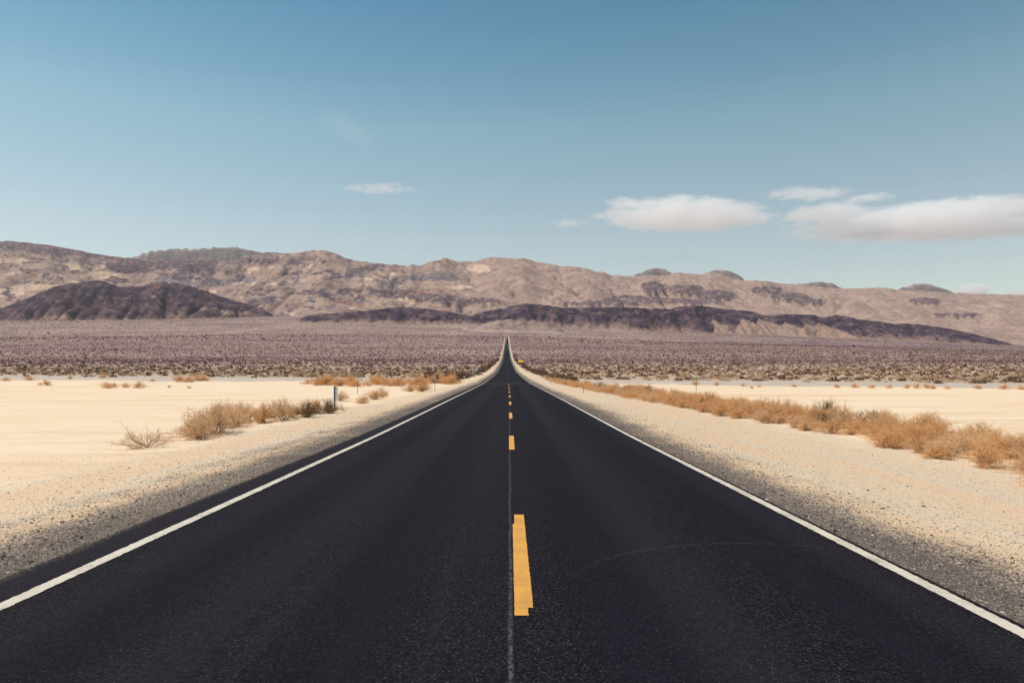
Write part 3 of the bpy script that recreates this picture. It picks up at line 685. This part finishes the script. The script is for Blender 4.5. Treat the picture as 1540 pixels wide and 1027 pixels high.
# ------------------------------------------------------------------ shrubs of the slope
def shrub_cards(n, hemi=.8):
    """n leaf clumps spread through a dome"""
    d = rng.normal(size=(n, 3)); d /= np.linalg.norm(d, axis=1)[:, None]; d[:, 2] = np.abs(d[:, 2])
    c = d * (rng.random(n) ** .4)[:, None] * np.array([1, 1, hemi])
    return c
def leaf_quads(C, size):
    n = len(C); a = rng.normal(size=(n, 3)); a /= np.linalg.norm(a, axis=1)[:, None]
    b = np.cross(a, rng.normal(size=(n, 3))); b /= np.linalg.norm(b, axis=1)[:, None]
    s = np.broadcast_to(size, (n,))[:, None]
    V = np.stack([C - a * s - b * s * .6, C + a * s - b * s * .5, C + a * s * .7 + b * s * .6, C - a * s * .8 + b * s * .5], 1)
    return V
def shrub_material(name, c0, c1, c2):
    t = NT(name, .9, .08); oi = t.n.new("ShaderNodeObjectInfo").outputs["Random"]
    c = t.mix(t.attr("tone"), c0, c1); return t.out(t.mix(t.math('MULTIPLY', oi, .7), c, c2))
SH = []
for i, (nm, c0, c1, c2) in enumerate([("creosote_leaf", (.14, .08, .052), (.27, .165, .10), (.20, .115, .08)), ("dead_leaf", (.46, .325, .21), (.70, .515, .345), (.56, .395, .25)), ("rust_leaf", (.12, .06, .048), (.22, .12, .085), (.17, .10, .08))]):
    mt = shrub_material(nm, c0, c1, c2)
    for j in range(3):
        C = shrub_cards(150); V = leaf_quads(C, rng.uniform(.07, .16, 150)).reshape(-1, 3)
        V[:, 2] = np.maximum(V[:, 2], 0)
        SH.append((i, mesh("shrub", V, np.arange(600).reshape(-1, 4), mt, False, {"tone": np.repeat(rng.random(150), 4)})))
def shore(x, Y): return (118 - 40 * np.clip(x / np.maximum(Y, 5), -1, 1))
def scatter(Y0, Y1, dens, um=.82):
    n = int(um * (Y1 ** 2 - Y0 ** 2) * dens)
    Y = np.sqrt(rng.uniform(Y0 ** 2, Y1 ** 2, n)); x = rng.uniform(-um, um, n) * Y
    rx = x - cx(Y); ok = (np.abs(rx) > 9.5 - 2.6 * sstep(Y, 150, 520) + rng.random(n) * 2.5)
    pat = fbm(x / 60, Y / 60, 3, 44) + .6 * fbm(x / 14, Y / 14, 3, 45)
    ok &= pat + rng.random(n) * .9 > .28
    return x[ok], Y[ok]
x, Y = scatter(118, 330, 1 / 9.0)
e = Y / shore(x, Y) - 1; ok = e > .28 + .35 * rng.random(len(x)) ** 2 + .12 * fbm(x / 25, Y / 25, 3, 46)
x, Y = x[ok], Y[ok]; sz = np.exp(rng.normal(math.log(.75), .3, len(x)))
# the bigger dark bushes lining the road, seen from the dip
ly = np.exp(rng.uniform(math.log(120), math.log(900), 260)); sd_ = rng.random(260) < .5
vr_ = 10.4 - 2.9 * sstep(ly, 150, 520)
lx = cx(ly) + np.where(sd_, vr_ + np.abs(rng.normal(0, 1.6, 260)), -vr_ - np.abs(rng.normal(0, 2.2, 260)))
lx = np.concatenate([lx, [-11.5, -13, -14.5, -16, -10.5, -12, 10, 11.2, 12.5, 13.2, -9.5, -18]]); ly = np.concatenate([ly, [165, 168, 163, 170, 185, 178, 136, 138, 141, 144, 205, 172]])
near_ = Y / np.maximum(sz, .3); order = np.argsort(near_)
ind = order[:270]; rest = order[270:]
for i in ind:
    c_, me = SH[int(rng.choice(9, p=[.09, .09, .09, .2, .2, .2, .044, .043, .043]))]
    s_ = float(sz[i])
    o = link("desert_shrub", me, None, (x[i], Y[i], float(ground_z(x[i], Y[i])) - .05), rng.uniform(0, 6.28), (s_ * 1.15, s_, s_ * .9))
    tag(o, ("dark olive brown", "straw coloured", "rusty dark")[c_] + " shrub at the near edge of the shrub slope beyond the grey wash", "shrub", "shrubs on the slope beyond the sand")
for i in range(len(lx)):
    c_, me = SH[int(rng.choice([0, 1, 2, 6, 7, 8]))]
    s_ = float(np.exp(rng.normal(math.log(1.15), .28))) * (1.25 if i >= 260 else 1)
    o = link("roadside_bush", me, None, (lx[i], ly[i], float(ground_z(lx[i], ly[i])) - .05), rng.uniform(0, 6.28), (s_ * 1.15, s_, s_ * .95))
    tag(o, ("dark olive", "", "rusty dark")[c_] + (" bush lining the right side of the distant road" if lx[i] > cx(ly[i]) else " bush lining the left side of the distant road"), "bush", "dark bushes lining the distant road")
# everything farther: one mass
def mass(x, Y, sz, nq, size):
    n = len(x)
    C = shrub_cards(n * nq).reshape(n, nq, 3) * sz[:, None, None]
    z = ground_z(x, Y)
    C = C + np.stack([x, Y, z + .02], -1)[:, None]
    V = leaf_quads(C.reshape(-1, 3), np.repeat(sz * size, nq) * rng.uniform(.6, 1.3, n * nq))
    V[..., 2] = np.maximum(V[..., 2], np.repeat(z, nq)[:, None])
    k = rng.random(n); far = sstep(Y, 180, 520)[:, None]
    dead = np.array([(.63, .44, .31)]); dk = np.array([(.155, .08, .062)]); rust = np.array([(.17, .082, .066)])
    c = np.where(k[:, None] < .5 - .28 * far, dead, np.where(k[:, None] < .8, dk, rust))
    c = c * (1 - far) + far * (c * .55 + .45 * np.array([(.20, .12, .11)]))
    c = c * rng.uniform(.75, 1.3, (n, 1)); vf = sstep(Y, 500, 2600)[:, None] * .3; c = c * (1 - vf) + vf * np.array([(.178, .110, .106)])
    return V.reshape(-1, 3), np.repeat(c, nq * 4, 0)
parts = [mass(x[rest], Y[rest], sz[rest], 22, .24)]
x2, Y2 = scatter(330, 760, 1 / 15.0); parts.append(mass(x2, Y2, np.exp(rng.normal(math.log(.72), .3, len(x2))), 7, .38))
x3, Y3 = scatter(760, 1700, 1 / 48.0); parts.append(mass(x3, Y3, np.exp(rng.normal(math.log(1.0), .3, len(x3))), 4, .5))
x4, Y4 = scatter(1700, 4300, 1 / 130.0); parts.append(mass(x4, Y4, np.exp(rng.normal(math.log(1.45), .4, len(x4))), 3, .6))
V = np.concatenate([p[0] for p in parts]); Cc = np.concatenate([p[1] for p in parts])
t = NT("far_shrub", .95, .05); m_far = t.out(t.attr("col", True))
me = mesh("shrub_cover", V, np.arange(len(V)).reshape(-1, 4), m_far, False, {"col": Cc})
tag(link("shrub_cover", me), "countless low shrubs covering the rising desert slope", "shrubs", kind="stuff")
print("shrubs", len(rest), len(x2), len(x3))

# ------------------------------------------------------------------ posts, signs
import bmesh
def bm_obj(name, fn, mat, parent=None, bevel=0.0, smooth=False):
    bm = bmesh.new(); fn(bm)
    if bevel: bmesh.ops.bevel(bm, geom=bm.edges[:], offset=bevel, segments=2, affect='EDGES', clamp_overlap=True)
    bmesh.ops.recalc_face_normals(bm, faces=bm.faces[:])
    me = bpy.data.meshes.new(name); bm.to_mesh(me); bm.free(); me.materials.append(mat)
    if smooth: me.polygons.foreach_set("use_smooth", [True] * len(me.polygons))
    return link(name, me, parent)
def bx(bm, cx_, cy_, cz_, sx, sy, sz_):
    r = bmesh.ops.create_cube(bm, size=1.0)
    for v in r["verts"]: v.co = (cx_ + v.co.x * sx, cy_ + v.co.y * sy, cz_ + v.co.z * sz_)
    return r["verts"]
def cyl(bm, r0, r1, z0, z1, x0=0, y0=0, seg=10):
    r = bmesh.ops.create_cone(bm, cap_ends=True, segments=seg, radius1=r0, radius2=r1, depth=z1 - z0)
    for v in r["verts"]: v.co = (v.co.x + x0, v.co.y + y0, v.co.z + (z0 + z1) / 2)
def empty(name, loc, rz=0):
    o = bpy.data.objects.new(name, None); COL.objects.link(o); o.location = loc; o.rotation_euler = (0, 0, rz); o.empty_display_size = .3; return o
m_steel = plain("blue_grey_steel", (.10, .125, .155), .55, .35, 0.2)
m_wpost = plain("white_plastic", (.90, .89, .87), .5, .35)
m_black = plain("black_plastic", (.014, .013, .015), .5, .35)
m_galv = plain("galvanised_steel", (.40, .39, .38), .5, .4, .3)
m_alu = plain("bare_sheet_metal", (.66, .64, .62), .55, .3, .2, .08, 3)
m_rust = plain("rusty_steel", (.20, .145, .115), .8, .2)
m_wood4 = plain("weathered_timber", (.17, .135, .11), .85, .15)
m_sign = plain("sign_yellow", (.95, .64, .06), .5, .3, 0, .04)
def base_at(px, py):
    x, Y, z = at(px, py); return x, Y, z
x, Y, z = base_at(503, 616); H_ = (616 - 581.5) * Y / F
mp = empty("marker_post", (x, Y, z)); tag(mp, "blue grey roadside marker post with white tube and black cap, left of the road", "marker post")
def uch(bm):
    bx(bm, 0, 0, H_ / 2 - .1, .07, .012, H_ + .2); bx(bm, -.029, .03, H_ / 2 - .1, .012, .045, H_ + .2); bx(bm, .029, .03, H_ / 2 - .1, .012, .045, H_ + .2)
bm_obj("post", uch, m_steel, mp, .002)
bm_obj("plate", lambda bm: cyl(bm, .135, .135, H_ * .36, H_ * .97, .0, .195, 18), m_wpost, mp, 0, False)  # white marker plate, rounded into a cylinder so its side catches the sun
bm_obj("cap", lambda bm: (bx(bm, .055, .0, H_ - .03, .13, .08, .055)), m_black, mp, .012)
def delineator(label, px, py, top, wpx, mat, white=.0, group="thin posts beside the road"):
    x, Y, z = base_at(px, py); h = (py - top) * Y / F; r = max(.028, wpx * Y / F / 2)
    o = empty("delineator_post", (x, Y, z)); tag(o, label, "post", group)
    bm_obj("pole", lambda bm: (bx(bm, 0, 0, h / 2 - .1, r * 1.7, r * .5, h + .2), bx(bm, 0, r * .5, h / 2 - .1, r * .5, r, h + .2)), mat, o, .002)
    if white: bm_obj("reflector", lambda bm: bx(bm, 0, -r * .55, h - white / 2, r * 2.6, .012, white), m_wpost, o, .003)
delineator("thin rusty rod standing out on the sand beyond the marker post", 538, 592, 561, .9, m_rust, 0)
delineator("thin grey post on the left verge before the diamond sign", 654, 588, 568, 1.1, m_galv, .12)
delineator("short pale post left of the diamond sign among the tan tufts", 698, 572, 565.5, 1.4, m_galv, .25)
delineator("short white post on the right verge nearer the camera", 877.5, 591, 573, 1.2, m_galv, .34)
delineator("short white topped post on the right verge, the farther one", 828, 577, 567.5, 1.1, m_galv, .35)
delineator("tall thin rod behind the brush bank on the right", 1047, 592, 566, .9, m_rust, 0)
# diamond warning sign, seen from behind
x, Y, z = base_at(713.5, 567.5)
ds = empty("diamond_sign", (x, Y, z)); tag(ds, "diamond shaped road sign seen from its bare metal back", "road sign")
cz = (567.5 - 555.2) * Y / F; hd = 5.7 * Y / F
def dia(bm):
    vs = bx(bm, 0, 0, 0, hd * 1.414, .012, hd * 1.414)
    c, s_ = math.cos(R(45)), math.sin(R(45))
    for v in vs: v.co = (v.co.x * c - v.co.z * s_, v.co.y, v.co.x * s_ + v.co.z * c + cz)
bm_obj("panel", dia, m_alu, ds, .004)
bm_obj("post", lambda bm: bx(bm, 0, -.07, (cz + hd) / 2 - .15, .14, .12, cz + hd + .1), m_wood4, ds, .008)
bm_obj("brace", lambda bm: (bx(bm, 0, -.02, cz + hd * .45, hd * .8, .02, .05), bx(bm, 0, -.02, cz - hd * .45, hd * .8, .02, .05)), m_galv, ds)
delineator("short white post just behind the diamond sign", 711.3, 566.3, 560, 1.2, m_wpost, 0)
# distant yellow board
x, Y, z = base_at(783, 547.5)
yb = empty("yellow_sign", (x, Y, z), R(-38)); tag(yb, "wide bright yellow board beside the right side of the distant road", "road sign")
bw, bh = 9.2 * Y / F, 3.7 * Y / F
bm_obj("board", lambda bm: bx(bm, 0, 0, 1.0 + bh / 2, bw, .03, bh), m_sign, yb, .008)
for q in (-.32, .32): bm_obj("post", lambda bm: bx(bm, q * bw, .08, (1.0 + bh) / 2 - .2, .1, .1, 1.0 + bh), m_wood4, yb, .006)

# ------------------------------------------------------------------ cars
m_glass = NT("dark_glass", .08, .6).out((.02, .022, .026)); m_tyre = plain("tyre_rubber", (.018, .017, .018), .85, .2)
m_rim = plain("alloy", (.45, .45, .46), .35, .5, .7); m_lampw = plain("lamp_lens", (.7, .7, .68), .2, .6); m_lampr = plain("tail_lens", (.35, .02, .02), .3, .5)
def loft(bm, secs):
    rings = []
    for y, half, z0, z1, top in secs:               # section: y, half width, low z, high z, half width at top
        r = [(-half * .96, z0), (-half, z0 + (z1 - z0) * .35), (-half * .985, z0 + (z1 - z0) * .7), (-top, z1), (top, z1), (half * .985, z0 + (z1 - z0) * .7), (half, z0 + (z1 - z0) * .35), (half * .96, z0)]
        rings.append([bm.verts.new((a, y, b)) for a, b in r])
    for a, b in zip(rings[:-1], rings[1:]):
        for i in range(8): bm.faces.new((a[i], a[(i + 1) % 8], b[(i + 1) % 8], b[i]))
    bm.faces.new(rings[0]); bm.faces.new(rings[-1][::-1])
def make_car(mat, suv):
    h = 1.72 if suv else 1.46; r = empty("car", (0, 0, 0))
    bz = .98 if suv else .88
    bm_obj("body", lambda bm: loft(bm, [(-2.3, .62, .38, .66, .55), (-2.22, .84, .27, .78, .74), (-1.7, .92, .25, bz - .07, .82), (-.95, .93, .24, bz, .84), (.6, .93, .24, bz + .02, .84), (1.6, .93, .26, bz + .02, .82), (2.2, .87, .32, bz - .02, .76), (2.3, .74, .42, bz - .14, .66)]), mat, r, .03, True)
    bm_obj("roof", lambda bm: loft(bm, [(-.35, .70, h - .12, h - .05, .60), (-.1, .72, h - .12, h, .6), (.9, .73, h - .12, h, .6), (1.55, .68, h - .14, h - .06, .58)]), mat, r, .02, True)
    bm_obj("cabin_glass", lambda bm: loft(bm, [(-1.0, .80, bz - .02, bz + .03, .74), (-.35, .80, bz - .02, h - .09, .66), (1.5, .80, bz - .02, h - .09, .64), (2.0, .76, bz - .02, bz + .06, .70)]), m_glass, r, .01, True)
    for s_ in (-1, 1):
        bm_obj("headlight", lambda bm: bx(bm, s_ * .62, -2.23, .68, .30, .10, .14), m_lampw, r, .03)
        bm_obj("taillight", lambda bm: bx(bm, s_ * .70, 2.22, .78, .18, .10, .24), m_lampr, r, .02)
        bm_obj("mirror", lambda bm: bx(bm, s_ * 1.0, -.75, bz + .08, .2, .1, .14), mat, r, .03)
        for y in (-1.42, 1.38):
            def wheel(bm, rad, wd, off):
                bmesh.ops.create_cone(bm, cap_ends=True, segments=20, radius1=rad, radius2=rad, depth=wd)
                for v in bm.verts: v.co = (s_ * (.80 + off) + v.co.z, y + v.co.y, .34 + v.co.x)
            wv = bm_obj("wheel", lambda bm: wheel(bm, .34, .22, 0), m_tyre, r, .02)
            bm_obj("rim", lambda bm: wheel(bm, .21, .03, .11), m_rim, wv)
    bm_obj("number_plate", lambda bm: bx(bm, 0, -2.3, .5, .34, .02, .12), m_wpost, r)
    return r
def dup(root, loc, rz):
    c = root.copy(); COL.objects.link(c); c.location = loc; c.rotation_euler = (0, 0, rz)
    for ch in list(root.children):
        d = ch.copy(); COL.objects.link(d); d.parent = c
        for g_ in ch.children:
            e_ = g_.copy(); COL.objects.link(e_); e_.parent = d
    return c
def road_spot(py, side):
    Ys = np.exp(np.linspace(math.log(150), math.log(2400), 5000)); yi = HY - F * (P(Ys) - EYE) / Ys
    Y = float(Ys[int(np.argmax(yi <= py))]); sl = math.atan2(float(P(Y + 3) - P(Y - 3)), 6)
    return (float(cx(Y)) + side * 1.85, Y, float(P(Y)) + .03), sl
m_cblack = plain("black_paint", (.016, .016, .02), .25, .5); m_cwhite = plain("white_paint_car", (.80, .80, .79), .3, .5); m_cgrey = plain("dark_grey_paint", (.05, .05, .06), .3, .5)
GC = "cars on the distant road"
def place(c, py, side, away, label):
    loc, sl = road_spot(py, side); c.location = loc
    c.rotation_euler = ((-sl, 0, math.pi) if away else (sl, 0, 0)); tag(c, label, "car", GC)
car1 = make_car(m_cblack, True); place(car1, 547.4, -1, False, "black car coming towards the camera, nearest on the road")
car2 = make_car(m_cwhite, True); place(car2, 518.6, -1, False, "small white car far off in the left lane coming nearer")
car3 = dup(car2, (0, 0, 0), 0); place(car3, 525.0, 1, True, "white car far off in the right lane, nearer of the two driving away")
car4 = dup(car2, (0, 0, 0), 0); place(car4, 520.0, 1, True, "white car farthest off in the right lane, driving away")
car5 = make_car(m_cgrey, False); place(car5, 522.6, 1, True, "dark car between the two white cars in the right lane far off")

# ------------------------------------------------------------------ clouds (real volumes high behind the range)
def cloud_material(name, sx, sy, sz, dens, seed, cover):
    m = bpy.data.materials.new(name); m.use_nodes = True; t = m.node_tree; t.nodes.clear()
    h = NT.__new__(NT); h.m = m; h.t = t; h.n = t.nodes
    o = t.nodes.new("ShaderNodeOutputMaterial"); v = t.nodes.new("ShaderNodeVolumePrincipled")
    t.links.new(v.outputs[0], o.inputs["Volume"])
    p = h.obj()
    q = h.vmul(p, (sx, sy, sz)); add = t.nodes.new("ShaderNodeVectorMath"); add.operation = 'ADD'; h.set(add.inputs[0], q); add.inputs[1].default_value = (seed, seed * .7, seed * .3)
    n = h.noise(add.outputs[0], 1.3, 7, .62, .5)
    l = t.nodes.new("ShaderNodeVectorMath"); l.operation = 'LENGTH'; h.set(l.inputs[0], p)
    r = l.outputs["Value"]
    z = h.sep(p)[2]
    e = h.math('SUBTRACT', 1.0, h.math('POWER', r, 2.2))
    e = h.math('SUBTRACT', e, h.ss(z, -.2, -.8, 0, .35))
    s_ = h.math('ADD', h.math('MULTIPLY', e, 1.15), h.math('MULTIPLY', h.math('SUBTRACT', n, .5), 3.0))
    dn = h.ss(s_, cover, cover + .6, 0, dens)
    h.set(v.inputs["Density"], dn)
    v.inputs["Color"].default_value = (1, 1, 1, 1); v.inputs["Anisotropy"].default_value = .2
    m.cycles.volume_step_rate = .35
    return m
def ico(name, sub, mat):
    import bmesh
    bm = bmesh.new(); bmesh.ops.create_icosphere(bm, subdivisions=sub, radius=1.0)
    me = bpy.data.meshes.new(name); bm.to_mesh(me); bm.free(); me.materials.append(mat)
    me.polygons.foreach_set("use_smooth", [True] * len(me.polygons)); return me
DC = 18000.0
def cloud(label, x, y, wpx, hpx, dens, seed, cover=.45, k=(3.0, 3.0, 1.1), tilt=0.0, group="clouds low over the range"):
    a = wpx / 2 * DC / F; c = hpx / 2 * DC / F; b = max(c * 1.6, min(a * .55, 1200))
    m = cloud_material("cloud_vapour", k[0], k[1], k[2], dens, seed, cover)
    o = link("cloud", ico("cloud", 3, m), None, ((x - HX) / F * DC, DC, EYE + (HY - y) / F * DC)); o.scale = (a, b, c); o.rotation_euler = (0, R(tilt), 0)
    return tag(o, label, "cloud", group)
CLOUDS = True
if CLOUDS:
    cloud("broad flat white cloud left of the gap in the cloud bank", 1032, 326, 310, 66, .0026, 3.1, .34, (3.4, 3, 2.8))
    cloud("small ragged puff on the upper left corner of the broad white cloud", 938, 306, 70, 26, .0026, 8.8, .45, (2, 2, 1.2))
    cloud("longest white cloud, lying along the right edge of the photo", 1390, 342, 480, 60, .0024, 9.3, .30, (5.5, 3, 3.4), -1)
    cloud("upper slanting layer of white cloud above the longest cloud", 1440, 316, 430, 38, .0026, 6.9, .38, (5, 3, 2.4), -4)
    cloud("pale cloud wing on the right side of the gap in the cloud bank", 1240, 321, 170, 36, .0026, 4.1, .42, (3, 3, 1.4), -5)
    cloud("thin ragged cloud strip above the gap in the cloud bank", 1215, 292, 190, 20, .0022, 5.7, .55, (4, 3, .9))
    cloud("thin pale streak just right of the ragged cloud strip", 1305, 298, 110, 16, .0020, 2.9, .5, (3, 3, .8), -3)
    cloud("small faint wisp at the left end of the cloud bank", 856, 336, 84, 18, .0016, 7.7, .55)
    cloud("small thin white cloud alone in the sky left of the road", 572, 284, 150, 14, .0016, 2.2, .5, (4, 3, .7))
    cloud("very faint slanting cirrus streak high in the sky left of the road", 522, 195, 150, 56, .00010, 1.2, .5, (3, 3, 1.2), 26)
    DC = 32000.0
    cloud("tiny white cloud peeping over the mountains at the right", 1463, 436, 66, 26, .003, 4.4, .36, (2, 2, 1.2))
    cloud("small white cloud just behind the ridge at the right edge", 1528, 440, 44, 18, .002, 6.4, .40, (2, 2, 1.2))

# ------------------------------------------------------------------ haze
HAZE = 1.4e-5
def box(name, lo, hi, mat):
    V = [(x, y, z) for x in (lo[0], hi[0]) for y in (lo[1], hi[1]) for z in (lo[2], hi[2])]
    return mesh(name, V, np.array([(0, 1, 3, 2), (4, 6, 7, 5), (0, 4, 5, 1), (2, 3, 7, 6), (0, 2, 6, 4), (1, 5, 7, 3)]), mat)
if HAZE:
    hm = bpy.data.materials.new("air_haze"); hm.use_nodes = True; t_ = hm.node_tree; t_.nodes.clear()
    o_ = t_.nodes.new("ShaderNodeOutputMaterial"); v_ = t_.nodes.new("ShaderNodeVolumePrincipled"); t_.links.new(v_.outputs[0], o_.inputs["Volume"])
    v_.inputs["Density"].default_value = HAZE; v_.inputs["Color"].default_value = (.93, .93, .97, 1); v_.inputs["Anisotropy"].default_value = .1
    tag(link("haze", box("haze", (-136000, -120, -12), (136000, 45200, 2300), hm)), "thin pale haze over the desert and the range", "haze", kind="stuff")
